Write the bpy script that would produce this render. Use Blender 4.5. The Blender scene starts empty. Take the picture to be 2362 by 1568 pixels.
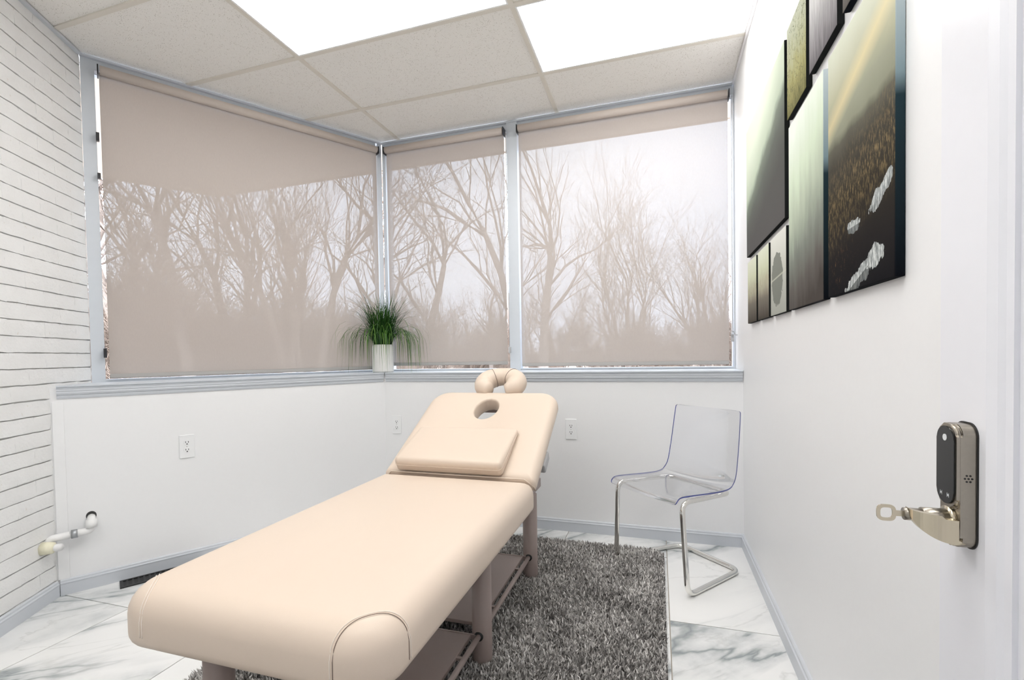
import bpy, bmesh, math, random
import numpy as np
from mathutils import Vector, Matrix

# ------------------------------------------------------------------ camera, sky, exposure
SC = bpy.context.scene
COL = SC.collection
CAM = (2.00665, -3.20047, 1.11589)
def set_camera():
    cd = bpy.data.cameras.new('camera'); co = bpy.data.objects.new('camera', cd); COL.objects.link(co)
    yaw, pitch, roll = (math.radians(a) for a in (-17.218, -1.352, -0.996))
    f = Vector((math.sin(yaw)*math.cos(pitch), math.cos(yaw)*math.cos(pitch), math.sin(pitch)))
    r = Vector((math.cos(yaw), -math.sin(yaw), 0)); u = r.cross(f)
    r2 = math.cos(roll)*r + math.sin(roll)*u; u2 = -math.sin(roll)*r + math.cos(roll)*u
    m = Matrix((( r2.x, u2.x, -f.x, CAM[0]), (r2.y, u2.y, -f.y, CAM[1]), (r2.z, u2.z, -f.z, CAM[2]), (0, 0, 0, 1)))
    co.matrix_world = m
    cd.sensor_width = 36; cd.lens = 1089.0/2362*36; cd.shift_y = 60.7/2362; cd.clip_start = 0.01; cd.clip_end = 300
    SC.camera = co
set_camera()
SC.view_settings.view_transform = 'Standard'
SC.view_settings.look = 'None'
SC.view_settings.gamma = 1
SC.view_settings.use_curve_mapping = False
SC.view_settings.exposure = 0.16
LIGHT_EMIT = 8.0
SKY_STRENGTH = 6.5
wd = bpy.data.worlds.new('overcast_sky'); SC.world = wd; wd.use_nodes = True
def build_world():
    nt = wd.node_tree; nt.nodes.clear()
    out = nt.nodes.new('ShaderNodeOutputWorld'); bg = nt.nodes.new('ShaderNodeBackground')
    tc = nt.nodes.new('ShaderNodeTexCoord'); nz = nt.nodes.new('ShaderNodeTexNoise'); rp = nt.nodes.new('ShaderNodeValToRGB')
    nz.inputs['Scale'].default_value = 2.2; nz.inputs['Detail'].default_value = 4
    rp.color_ramp.elements[0].position = .3; rp.color_ramp.elements[0].color = (.78, .85, 1, 1)
    rp.color_ramp.elements[1].position = .7; rp.color_ramp.elements[1].color = (.88, .92, 1, 1)
    nt.links.new(tc.outputs['Generated'], nz.inputs['Vector']); nt.links.new(nz.outputs[0], rp.inputs[0])
    nt.links.new(rp.outputs[0], bg.inputs[0]); bg.inputs[1].default_value = SKY_STRENGTH
    nt.links.new(bg.outputs[0], out.inputs[0])
build_world()

# ------------------------------------------------------------------ dimensions
H = 2.75; W = 2.464; LW_L = 1.7063
AL, AB = math.radians(31.98), math.radians(29.64)
DL = Vector((-math.sin(AL), -math.cos(AL), 0)); NL = Vector((math.cos(AL), -math.sin(AL), 0))     # left window wall
DB = Vector((math.sin(AB), -math.cos(AB), 0)); NB = Vector((math.cos(AB), math.sin(AB), 0))       # brick wall
PP = DL*LW_L
YB = -4.4
DW = 0.268                       # lower walls stand this far inside the window plane
ZS = 1.0076
random.seed(7); RNG = np.random.default_rng(11)

# ------------------------------------------------------------------ node helper / materials
class NB_:
    def __init__(s, name):
        s.m = bpy.data.materials.new(name); s.m.use_nodes = True; s.nt = s.m.node_tree; s.nt.nodes.clear()
        s.out = s.nt.nodes.new('ShaderNodeOutputMaterial')
    def new(s, t, **kw):
        n = s.nt.nodes.new(t)
        for k, v in kw.items(): setattr(n, k, v)
        return n
    def put(s, sock, v):
        if isinstance(v, bpy.types.NodeSocket): s.nt.links.new(v, sock)
        elif isinstance(v, (tuple, list)) and len(v) == 3 and sock.type == 'RGBA': sock.default_value = (*v, 1)
        else: sock.default_value = v
    def math(s, op, a, b=0.0, c=0.0, clamp=False):
        n = s.new('ShaderNodeMath', operation=op); n.use_clamp = clamp
        s.put(n.inputs[0], a); s.put(n.inputs[1], b); s.put(n.inputs[2], c); return n.outputs[0]
    def mix(s, f, a, b, blend='MIX'):
        n = s.new('ShaderNodeMix', data_type='RGBA', blend_type=blend)
        s.put(n.inputs[0], f); s.put(n.inputs[6], a); s.put(n.inputs[7], b); return n.outputs[2]
    def ramp(s, f, stops, interp='LINEAR'):
        n = s.new('ShaderNodeValToRGB'); cr = n.color_ramp; cr.interpolation = interp
        while len(cr.elements) < len(stops): cr.elements.new(1)
        for e, (p, c) in zip(cr.elements, stops):
            e.position = p; e.color = (*c, 1) if len(c) == 3 else c
        s.put(n.inputs[0], f); return n.outputs[0]
    def coord(s, kind='Object'): return s.new('ShaderNodeTexCoord').outputs[kind]
    def mapping(s, vec, loc=(0, 0, 0), rot=(0, 0, 0), scale=(1, 1, 1)):
        n = s.new('ShaderNodeMapping'); s.put(n.inputs[0], vec); s.put(n.inputs[1], loc); s.put(n.inputs[2], rot); s.put(n.inputs[3], scale); return n.outputs[0]
    def noise(s, vec, scale, detail=3, rough=.5, dist=0.0, out=0):
        n = s.new('ShaderNodeTexNoise'); s.put(n.inputs['Vector'], vec); s.put(n.inputs['Scale'], scale)
        s.put(n.inputs['Detail'], detail); s.put(n.inputs['Roughness'], rough); s.put(n.inputs['Distortion'], dist); return n.outputs[out]
    def voro(s, vec, scale, feature='F1', out='Distance'):
        n = s.new('ShaderNodeTexVoronoi', feature=feature); s.put(n.inputs['Vector'], vec); s.put(n.inputs['Scale'], scale); return n.outputs[out]
    def sep(s, vec):
        n = s.new('ShaderNodeSeparateXYZ'); s.put(n.inputs[0], vec); return n.outputs
    def comb(s, x, y, z):
        n = s.new('ShaderNodeCombineXYZ'); s.put(n.inputs[0], x); s.put(n.inputs[1], y); s.put(n.inputs[2], z); return n.outputs[0]
    def bump(s, h, strength=.3, dist=.01):
        n = s.new('ShaderNodeBump'); s.put(n.inputs['Height'], h); s.put(n.inputs['Strength'], strength); s.put(n.inputs['Distance'], dist); return n.outputs[0]
    def principled(s, col, rough=.5, metal=0.0, normal=None, spec=.5, coat=0.0, coat_rough=.1, sheen=0.0):
        n = s.new('ShaderNodeBsdfPrincipled'); s.put(n.inputs['Base Color'], col); s.put(n.inputs['Roughness'], rough)
        s.put(n.inputs['Metallic'], metal); s.put(n.inputs['Specular IOR Level'], spec); s.put(n.inputs['Coat Weight'], coat); s.put(n.inputs['Coat Roughness'], coat_rough)
        s.put(n.inputs['Sheen Weight'], sheen)
        if normal is not None: s.put(n.inputs['Normal'], normal)
        return n.outputs[0]
    def done(s, sh): s.nt.links.new(sh, s.out.inputs[0]); return s.m
    def mixsh(s, f, a, b):
        n = s.new('ShaderNodeMixShader'); s.put(n.inputs[0], f); s.put(n.inputs[1], a); s.put(n.inputs[2], b); return n.outputs[0]

M = {}
def simple(name, col, rough=.5, metal=0.0, nscale=0, nstr=.0, var=.0, spec=.5, coat=0.0):
    b = NB_(name); c = col; nrm = None
    if nscale:
        nz = b.noise(b.coord('Object'), nscale, 4)
        if var: c = b.mix(nz, tuple(x*(1-var) for x in col), tuple(min(1, x*(1+var)) for x in col))
        if nstr: nrm = b.bump(nz, nstr, .003)
    M[name] = b.done(b.principled(c, rough, metal, nrm, spec, coat)); return M[name]

simple('wall_paint', (.86, .865, .875), .38, 0, 60, .04, .01)
simple('trim_paint', (.60, .63, .675), .35, 0, 30, .05, .02)
simple('frame_paint', (.61, .65, .70), .4, 0, 30, .03, .02)
simple('door_paint', (.84, .85, .90), .28, 0, 40, .02, .01)
simple('white_plastic', (.86, .87, .88), .3)
simple('dark_slot', (.03, .03, .03), .6)
simple('black_plastic', (.02, .02, .025), .35)
simple('grey_plastic', (.45, .45, .46), .4)
simple('grid_metal', (.74, .70, .63), .4, 0, 20, .0, .04)
simple('grout', (.50, .46, .41), .8, 0, 80, .1, .1)
simple('mortar', (.70, .70, .69), .85, 0, 90, .25, .05)
simple('pipe_paint', (.84, .84, .84), .4, 0, 60, .1, .04)
simple('pipe_cap', (.83, .80, .62), .5, 0, 60, .1, .08)
simple('pipe_metal', (.42, .44, .46), .35, .8, 60, .1, .1)
simple('table_frame', (.34, .275, .255), .38, 0, 60, .02, .03)
simple('chrome', (.80, .79, .76), .08, 1.0)
simple('nickel', (.36, .33, .285), .3, 1.0, 200, .01, .06)
simple('nickel_bright', (.62, .555, .43), .24, 1.0)
simple('lock_glass', (.004, .004, .005), .06, 0, spec=.6)
simple('lock_mark', (.75, .78, .8), .4)
simple('pot_glaze', (.86, .85, .83), .22, coat=.3)
simple('soil', (.03, .024, .018), .9, 0, 80, .5, .4)
simple('soffit_paint', (.55, .47, .40), .7, 0, 8, .0, .06)
simple('vent_metal', (.012, .012, .013), .4, 0, 40, .02, .2)
simple('hem_fabric', (.42, .405, .39), .8, 0, 400, .1, .04)
simple('roller_fabric', (.60, .53, .48), .85, 0, 400, .1, .03)
simple('canvas_edge', (.05, .055, .055), .7)
simple('ground_litter', (.38, .30, .23), .95, 0, 1.5, .4, .4)
simple('strap_white', (.82, .80, .84), .5)
simple('rubber_black', (.015, .015, .015), .6)
simple('screw_metal', (.6, .6, .6), .3, 1.0)
simple('thread_dark', (.16, .11, .09), .8)
simple('thread_light', (.92, .85, .78), .7)

def mk_brick():
    b = NB_('painted_brick'); oi = b.new('ShaderNodeObjectInfo').outputs['Random']
    p = b.new('ShaderNodeNewGeometry').outputs['Position']
    n1 = b.noise(p, 9, 5, .6); n2 = b.noise(p, 70, 4, .6)
    c = b.mix(n1, (.78, .78, .77), (.88, .885, .885)); c = b.mix(b.math('MULTIPLY', oi, .25), c, (.80, .80, .80))
    st = b.math('GREATER_THAN', b.noise(p, 38, 2), .735); c = b.mix(b.math('MULTIPLY', st, .35), c, (.62, .56, .47))
    M['painted_brick'] = b.done(b.principled(c, .55, 0, b.bump(b.math('ADD', n2, b.math('MULTIPLY', n1, 1.5)), .5, .006)))
mk_brick()
def mk_tile():
    b = NB_('ceiling_tile'); p = b.new('ShaderNodeNewGeometry').outputs['Position']
    a = b.voro(b.mapping(p, scale=(1, 1.9, 1), rot=(0, 0, .5)), 95); a2 = b.voro(b.mapping(p, scale=(2.0, 1, 1), rot=(0, 0, .2)), 170)
    msk = b.math('GREATER_THAN', b.noise(p, 55, 2), .50)
    s1 = b.math('MULTIPLY', b.math('LESS_THAN', a, .23), msk); s2 = b.math('LESS_THAN', a2, .16)
    s = b.math('MAXIMUM', s1, s2)
    base = b.mix(b.noise(p, 260, 3), (.84, .82, .785), (.92, .90, .865))
    c = b.mix(b.math('MULTIPLY', s, .75), base, (.42, .38, .33))
    h = b.math('SUBTRACT', b.math('MULTIPLY', b.noise(p, 300, 2), .4), s)
    M['ceiling_tile'] = b.done(b.principled(c, .9, 0, b.bump(h, .5, .003), .2))
mk_tile()
def mk_marble():
    b = NB_('marble_tile'); g = b.new('ShaderNodeNewGeometry').outputs['Position']; oi = b.new('ShaderNodeObjectInfo').outputs['Random']
    off = b.comb(b.math('MULTIPLY', oi, 37.0), b.math('MULTIPLY', oi, 19.0), 0.0)
    v = b.new('ShaderNodeVectorMath', operation='ADD'); b.put(v.inputs[0], g); b.put(v.inputs[1], off); p = v.outputs[0]
    rotp = b.mapping(b.mapping(p, rot=(0, 0, math.radians(-42))), scale=(.38, 1.5, 1))
    n1 = b.noise(rotp, 1.25, 6, .52, .5)
    r1 = b.math('ABSOLUTE', b.math('SUBTRACT', n1, .5))
    n2 = b.noise(b.mapping(b.mapping(p, rot=(0, 0, math.radians(-35))), scale=(.5, 1.3, 1), loc=(5, 3, 0)), 2.0, 6, .55, .6)
    r2 = b.math('ABSOLUTE', b.math('SUBTRACT', n2, .5))
    gate = b.ramp(b.noise(p, 1.1, 2), [(.36, (0, 0, 0)), (.50, (1, 1, 1))])
    wide = b.ramp(r1, [(0, (1, 1, 1)), (.045, (.35, .35, .35)), (.075, (0, 0, 0))])
    core = b.ramp(r1, [(0, (1, 1, 1)), (.013, (0, 0, 0))])
    thin = b.ramp(r2, [(0, (1, 1, 1)), (.011, (0, 0, 0))])
    c = b.mix(b.noise(p, 3.0, 3), (.80, .805, .80), (.89, .89, .885))
    patch = b.noise(p, 14, 4, .6)
    c = b.mix(b.math('MULTIPLY', b.math('MULTIPLY', wide, gate), b.math('MULTIPLY', patch, 1.5)), c, (.44, .47, .48))
    c = b.mix(b.math('MULTIPLY', b.math('MULTIPLY', core, gate), .75), c, (.20, .235, .245))
    c = b.mix(b.math('MULTIPLY', b.math('MULTIPLY', thin, b.noise(p, 4, 2)), .55), c, (.42, .43, .42))
    M['marble_tile'] = b.done(b.principled(c, .13, 0, None, .5))
mk_marble()
def mk_leather():
    b = NB_('cream_vinyl'); p = b.new('ShaderNodeNewGeometry').outputs['Position']
    c = b.mix(b.noise(p, 2.0, 3), (.69, .575, .475), (.72, .605, .505))
    M['cream_vinyl'] = b.done(b.principled(c, .42, 0, b.bump(b.voro(p, 900), .12, .0008), .4))
mk_leather()
def mk_fabric():
    b = NB_('solar_fabric'); p = b.new('ShaderNodeNewGeometry').outputs['Position']
    c = b.mix(b.noise(b.mapping(p, scale=(1, 1, .35)), 180, 3), (.385, .348, .318), (.425, .382, .35))
    d = b.new('ShaderNodeBsdfDiffuse'); b.put(d.inputs[0], c)
    t = b.new('ShaderNodeBsdfTranslucent'); b.put(t.inputs[0], (.64, .535, .46))
    tr = b.new('ShaderNodeBsdfTransparent'); b.put(tr.inputs[0], (.97, .98, 1))
    body = b.mixsh(.17, d.outputs[0], t.outputs[0])
    M['solar_fabric'] = b.done(b.mixsh(.068, body, tr.outputs[0]))
mk_fabric()
def mk_glass():
    b = NB_('window_glass'); tr = b.new('ShaderNodeBsdfTransparent'); b.put(tr.inputs[0], (.95, .98, 1))
    g = b.new('ShaderNodeBsdfGlossy'); b.put(g.inputs['Roughness'], .0)
    f = b.new('ShaderNodeFresnel'); b.put(f.inputs[0], 1.45)
    M['window_glass'] = b.done(b.mixsh(b.math('MULTIPLY', f.outputs[0], .8), tr.outputs[0], g.outputs[0]))
    b = NB_('clear_acrylic'); tr = b.new('ShaderNodeBsdfTransparent'); b.put(tr.inputs[0], (.985, .988, .997))
    g = b.new('ShaderNodeBsdfGlossy'); b.put(g.inputs['Roughness'], .03)
    f = b.new('ShaderNodeFresnel'); b.put(f.inputs[0], 1.4)
    M['clear_acrylic'] = b.done(b.mixsh(b.math('MULTIPLY', f.outputs[0], .32), tr.outputs[0], g.outputs[0]))
    b = NB_('acrylic_edge'); tr = b.new('ShaderNodeBsdfTransparent'); b.put(tr.inputs[0], (.30, .34, .62))
    pr = b.principled((.03, .04, .28), .12, 0, None, .6)
    M['acrylic_edge'] = b.done(b.mixsh(.62, tr.outputs[0], pr))
mk_glass()
def mk_emit():
    b = NB_('light_diffuser'); e = b.new('ShaderNodeEmission'); b.put(e.inputs[0], (1, .985, .96)); b.put(e.inputs[1], LIGHT_EMIT)
    M['light_diffuser'] = b.done(e.outputs[0])
mk_emit()
def mk_rug():
    b = NB_('shag_pile'); at = b.new('ShaderNodeAttribute', attribute_name='tuft').outputs['Fac']
    p = b.new('ShaderNodeNewGeometry').outputs['Position']
    n = b.noise(p, 5, 3); f = b.math('ADD', at, b.math('MULTIPLY', b.math('SUBTRACT', n, .5), .9)); f = b.math('ADD', f, .13)
    c = b.ramp(f, [(0.0, (.10, .095, .09)), (.35, (.32, .305, .295)), (.7, (.66, .64, .62)), (1.0, (.92, .90, .88))])
    M['shag_pile'] = b.done(b.principled(c, .85, 0, None, .15))
    simple('rug_backing', (.055, .05, .05), .95)
mk_rug()
def mk_leaf():
    b = NB_('grass_blade'); at = b.new('ShaderNodeAttribute', attribute_name='tuft').outputs['Fac']
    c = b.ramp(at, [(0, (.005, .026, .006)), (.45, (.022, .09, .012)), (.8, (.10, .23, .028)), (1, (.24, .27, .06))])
    d = b.principled(c, .42, 0, None, .4); t = b.new('ShaderNodeBsdfTranslucent'); b.put(t.inputs[0], c)
    M['grass_blade'] = b.done(b.mixsh(.15, d, t.outputs[0]))
    b = NB_('bark'); p = b.new('ShaderNodeNewGeometry').outputs['Position']
    c = b.mix(b.noise(b.mapping(p, scale=(6, 6, 1)), 3, 4), (.24, .19, .16), (.40, .335, .29))
    M['bark'] = b.done(b.principled(c, .9, 0, None, .1))
    b = NB_('twig'); c = b.mix(b.noise(b.new('ShaderNodeNewGeometry').outputs['Position'], 2, 3), (.34, .26, .21), (.46, .36, .29))
    M['twig'] = b.done(b.principled(c, .9, 0, None, .1))
mk_leaf()

# ------------------------------------------------------------------ geometry helpers
def finish(name, bm, mat, parent=None, smooth=False, loc=None):
    """bmesh in world coordinates -> one mesh object; verts moved into the frame of parent / loc"""
    me = bpy.data.meshes.new(name)
    bmesh.ops.recalc_face_normals(bm, faces=bm.faces)
    off = Vector((0, 0, 0))
    if parent is not None: off = world_loc(parent)
    if loc is not None: off = Vector(loc)
    for v in bm.verts: v.co -= off
    bm.to_mesh(me); bm.free()
    if smooth: me.shade_smooth()
    me.materials.append(M[mat] if isinstance(mat, str) else mat)
    o = bpy.data.objects.new(name, me); COL.objects.link(o)
    if parent is not None:
        o.parent = parent
        if loc is not None: o.location = off - world_loc(parent)
    elif loc is not None: o.location = off
    return o
def world_loc(o):
    l = Vector(o.location)
    while o.parent: o = o.parent; l += Vector(o.location)
    return l
def thing(name, label, cat, loc, group=None):
    o = bpy.data.objects.new(name, None); COL.objects.link(o); o.location = loc; o.empty_display_size = .05
    return tag(o, label, cat, group)
def tag(o, label, cat=None, group=None, kind=None):
    o['label'] = label
    if cat: o['category'] = cat
    if group: o['group'] = group
    if kind: o['kind'] = kind
    return o
def struct(o, label, cat=None):
    o['kind'] = 'structure'; o['label'] = label
    o['category'] = cat or 'wall'
    return o
def bx(bm, x0, x1, y0, y1, z0, z1, f=None):
    vs = [Vector((x, y, z)) for x in (x0, x1) for y in (y0, y1) for z in (z0, z1)]
    if f: vs = [f(v) for v in vs]
    v = [bm.verts.new(p) for p in vs]
    for q in ((0, 1, 3, 2), (4, 6, 7, 5), (0, 4, 5, 1), (2, 3, 7, 6), (0, 2, 6, 4), (1, 5, 7, 3)):
        bm.faces.new([v[i] for i in q])
def FL(v): return DL*v.x + NL*v.y + Vector((0, 0, v.z))              # u along left window wall from corner, inward offset, height
def FB(v): return PP + DB*v.x + NB*v.y + Vector((0, 0, v.z))         # u along brick wall
def box_obj(name, dims, mat, parent=None, f=None, bevel=0, loc=None):
    bm = bmesh.new(); bx(bm, *dims, f)
    if bevel: bmesh.ops.bevel(bm, geom=list(bm.edges), offset=bevel, segments=2, affect='EDGES', profile=.5)
    return finish(name, bm, mat, parent, False, loc)
def frame_of(d):
    d = d.normalized(); a = Vector((0, 0, 1)) if abs(d.z) < .9 else Vector((1, 0, 0))
    s = d.cross(a).normalized(); return s, s.cross(d).normalized()
def tube(bm, pts, r, n=10, closed=False, cap=True):
    pts = [Vector(p) for p in pts]; rings = []; N = len(pts); prev = None
    for i, p in enumerate(pts):
        if closed: t = pts[(i+1) % N] - pts[i-1]
        else: t = pts[min(i+1, N-1)] - pts[max(i-1, 0)]
        t.normalize()
        if prev is None: s, u = frame_of(t)
        else:
            s = prev - t*prev.dot(t)
            if s.length < 1e-5: s, u = frame_of(t)
            s.normalize()
        prev = s; u = t.cross(s)
        rr = r[i] if isinstance(r, (list, tuple)) else r
        rings.append([bm.verts.new(p + (s*math.cos(a) + u*math.sin(a))*rr) for a in [2*math.pi*k/n for k in range(n)]])
    for i in range(N if closed else N-1):
        A, B = rings[i], rings[(i+1) % N]
        if closed and i == N-1:      # match twist
            best = min(range(n), key=lambda q: (A[0].co - B[q].co).length); B = B[best:] + B[:best]
        for k in range(n): bm.faces.new((A[k], A[(k+1) % n], B[(k+1) % n], B[k]))
    if cap and not closed: bm.faces.new(rings[0][::-1]); bm.faces.new(rings[-1])
def fillet(pts, r, n=6, closed=False):
    pts = [Vector(p) for p in pts]; out = []; N = len(pts)
    for i, p in enumerate(pts):
        if not closed and i in (0, N-1): out.append(p); continue
        a, c = pts[i-1], pts[(i+1) % N]; d0 = (a-p); d1 = (c-p); rr = min(r, d0.length*.48, d1.length*.48)
        A = p + d0.normalized()*rr; B = p + d1.normalized()*rr
        for k in range(n+1):
            t = k/n; out.append((1-t)**2*A + 2*t*(1-t)*p + t*t*B)
    return out
def tube_obj(name, pts, r, mat, parent=None, n=10, closed=False):
    bm = bmesh.new(); tube(bm, pts, r, n, closed); return finish(name, bm, mat, parent, True)
def lathe(bm, prof, c, n=32):
    rings = []
    for (r, z) in prof:
        rings.append([bm.verts.new((c[0]+r*math.cos(2*math.pi*k/n), c[1]+r*math.sin(2*math.pi*k/n), c[2]+z)) for k in range(n)])
    for A, B in zip(rings, rings[1:]):
        for k in range(n): bm.faces.new((A[k], A[(k+1) % n], B[(k+1) % n], B[k]))
    bm.faces.new(rings[0][::-1]); bm.faces.new(rings[-1])
def prism(bm, poly, f0, f1):
    a = [bm.verts.new(f0(p)) for p in poly]; b = [bm.verts.new(f1(p)) for p in poly]; n = len(poly)
    for i in range(n): bm.faces.new((a[i], a[(i+1) % n], b[(i+1) % n], b[i]))
    bm.faces.new(a[::-1]); bm.faces.new(b)
def clip(poly, conv):
    """Sutherland-Hodgman, conv counter-clockwise"""
    for i in range(len(conv)):
        a, b = conv[i], conv[(i+1) % len(conv)]; out = []
        side = lambda p: (b[0]-a[0])*(p[1]-a[1]) - (b[1]-a[1])*(p[0]-a[0])
        for j in range(len(poly)):
            p, q = poly[j], poly[(j+1) % len(poly)]; sp, sq = side(p), side(q)
            if sp >= 0: out.append(p)
            if (sp >= 0) != (sq >= 0):
                t = sp/(sp-sq); out.append((p[0]+t*(q[0]-p[0]), p[1]+t*(q[1]-p[1])))
        poly = out
        if not poly: return []
    return poly
def slab_obj(name, poly, z0, z1, mat, parent=None):
    bm = bmesh.new(); prism(bm, poly, lambda p: Vector((p[0], p[1], z0)), lambda p: Vector((p[0], p[1], z1)))
    return finish(name, bm, mat, parent)
def rr_outline(x0, x1, y0, y1, rad, ins, n=10, dense=0):
    """rounded rectangle inset by ins; rad for corners (x0y0, x1y0, x1y1, x0y1)"""
    cs = [(x0, y0, 1, 1, math.pi), (x1, y0, -1, 1, 1.5*math.pi), (x1, y1, -1, -1, 0), (x0, y1, 1, -1, .5*math.pi)]
    out = []
    for (cx, cy, sx, sy, a0), r in zip(cs, rad):
        ri = max(r-ins, .004); ox, oy = cx+sx*(ins+ri), cy+sy*(ins+ri)
        for k in range(n+1):
            a = a0 + .5*math.pi*k/n; out.append((ox+ri*math.cos(a), oy+ri*math.sin(a)))
    if not dense: return out
    full = []
    for i, p in enumerate(out):
        full.append(p)
        if i % (n+1) == n:
            q = out[(i+1) % len(out)]
            for k in range(1, dense): full.append((p[0]+(q[0]-p[0])*k/dense, p[1]+(q[1]-p[1])*k/dense))
    return full
def pad_mesh(x0, x1, y0, y1, z0, z1, rad, rt, rb, f=None, hole=None, dome=.004, n=10):
    """upholstered pad with rounded corners and rounded top / bottom edges, optional elliptical hole (cx, cy, rx, ry)"""
    bm = bmesh.new(); f = f or (lambda v: v); rings = []
    lv = []
    for k in range(7): a = math.pi/2*k/6; lv.append((rb*(1-math.sin(a)), z0+rb*(1-math.cos(a))))
    for k in range(7): a = math.pi/2*k/6; lv.append((rt*(1-math.cos(a)), z1-rt+rt*math.sin(a)))
    lv += [(rt+.010, z1+dome*.3)] if hole else [(rt+.05, z1+dome*.6), (rt+.11, z1+dome)]
    for ins, z in lv: rings.append([bm.verts.new(f(Vector((x, y, z)))) for x, y in rr_outline(x0, x1, y0, y1, rad, ins, n, 14)])
    m = len(rings[0])
    def br(A, B):
        for k in range(m): bm.faces.new((A[k], A[(k+1) % m], B[(k+1) % m], B[k]))
    for A, B in zip(rings, rings[1:]): br(A, B)
    if hole:
        cx, cy, rx, ry = hole; top, bot = lv[-1], lv[0]
        def hr(outl, z, grow):
            o = []
            for x, y in outl:
                a = math.atan2((y-cy)/ry, (x-cx)/rx); o.append(bm.verts.new(f(Vector((cx+(rx+grow)*math.cos(a), cy+(ry+grow)*math.sin(a), z)))))
            return o
        ot = rr_outline(x0, x1, y0, y1, rad, top[0], n, 14)
        prev = rings[-1]
        for g, z in ((.008, z1+dome*.3), (.003, z1-.002), (0, z1-.012), (0, z0+.012), (.004, z0+.002), (.010, z0)):
            h = hr(ot, z, g); br(prev, h); prev = h
        br(prev, rings[0])
    else:
        bm.faces.new(rings[-1]); bm.faces.new(rings[0][::-1])
    return bm

# ------------------------------------------------------------------ room shell
def isect(p, d, q, e):
    """2-D line intersection"""
    A = np.array([[d.x, -e.x], [d.y, -e.y]]); t = np.linalg.solve(A, [q.x-p.x, q.y-p.y]); return p + d*float(t[0])
Pend = PP + DB*((YB-PP.y)/DB.y)
ROOM = [(0, 0), (PP.x, PP.y), (Pend.x, Pend.y), (W, YB), (W, 0)]           # counter-clockwise
C2 = isect(Vector((0, -DW, 0)), Vector((1, 0, 0)), NL*DW, DL)              # lower corner
P2 = isect(NL*DW, DL, PP, DB)                                              # lower left wall meets brick
U2 = DW/NL.dot(DB)
LOW = [(C2.x, C2.y), (P2.x, P2.y), (Pend.x, Pend.y), (W, YB), (W, -DW)]
ga, gb = .1559, 1.3688
GY = [0, -.4756, -1.0478, -1.6112, -2.18, -2.75, -3.32, -3.89, YB]
GX = [-1.06, ga, gb, W]

# floor
floor = slab_obj('floor', LOW, -.06, -.006, 'grout'); struct(floor, 'white marble-look tiled floor', 'floor')
def build_floor():
    tw, tl, g = .5835, 1.17, .0022
    xs = [2.042 + tw*k for k in range(-6, 2)]
    for i, x in enumerate(xs):
        y = -1.158 + (tl/2 if (i % 2) == (6 % 2) else 0) - tl*4 + tl/2*((i+1) % 2 == 1)*0
        base = -1.158 if (i % 2) == 0 else -1.158-.54
        for k in range(-3, 3):
            y0 = base + tl*k
            poly = clip([(x+g, y0+g), (x+tw-g, y0+g), (x+tw-g, y0+tl-g), (x+g, y0+tl-g)], LOW)
            if len(poly) < 3: continue
            area = abs(sum(poly[j][0]*poly[(j+1) % len(poly)][1] - poly[(j+1) % len(poly)][0]*poly[j][1] for j in range(len(poly))))/2
            if area < .002: continue
            slab_obj('floor_tile', poly, -.006, 0, 'marble_tile', floor)
build_floor()

# ceiling
ceiling = slab_obj('ceiling', ROOM, H+.03, H+.08, 'wall_paint'); struct(ceiling, 'suspended ceiling of speckled white tiles in a beige metal grid', 'ceiling')
LIGHT_CELLS = {(1, 2): 'between', (2, 1): 'wall', (1, 5): 'rear', (2, 4): 'rear2'}
def build_ceiling():
    tb = .012
    for i in range(3):
        for j in range(len(GY)-1):
            if (i, j) in LIGHT_CELLS: continue
            poly = clip([(GX[i]+tb*.5, GY[j+1]+tb*.5), (GX[i+1]-tb*.5, GY[j+1]+tb*.5), (GX[i+1]-tb*.5, GY[j]-tb*.5), (GX[i]+tb*.5, GY[j]-tb*.5)], ROOM)
            if len(poly) >= 3: slab_obj('ceiling_tile', poly, H+.004, H+.02, 'ceiling_tile', ceiling)
    for x in GX[:3]:
        poly = clip([(x-tb, YB), (x+tb, YB), (x+tb, 0), (x-tb, 0)], ROOM)
        if len(poly) >= 3: slab_obj('grid_bar', poly, H-.003, H+.004, 'grid_metal', ceiling)
    for y in GY[1:-1]:
        for i in range(3):
            poly = clip([(GX[i]+tb, y-tb), (GX[i+1]-tb, y-tb), (GX[i+1]-tb, y+tb), (GX[i]+tb, y+tb)], ROOM)
            if len(poly) >= 3: slab_obj('grid_bar', poly, H-.003, H+.004, 'grid_metal', ceiling)
    # wall angle
    box_obj('edge_angle', (W-.012, W, YB, -.012, H-.012, H-.001), 'wall_paint', ceiling)
    box_obj('edge_angle', (0.01, W-.012, -.018, 0, H-.012, H-.001), 'trim_paint', ceiling)
    box_obj('edge_angle', (.0, LW_L, 0, .018, H-.012, H-.001), 'trim_paint', ceiling, FL)
    box_obj('edge_angle', (.02, 3.3, 0, .018, H-.014, H-.001), 'trim_paint', ceiling, FB)
build_ceiling()
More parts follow.
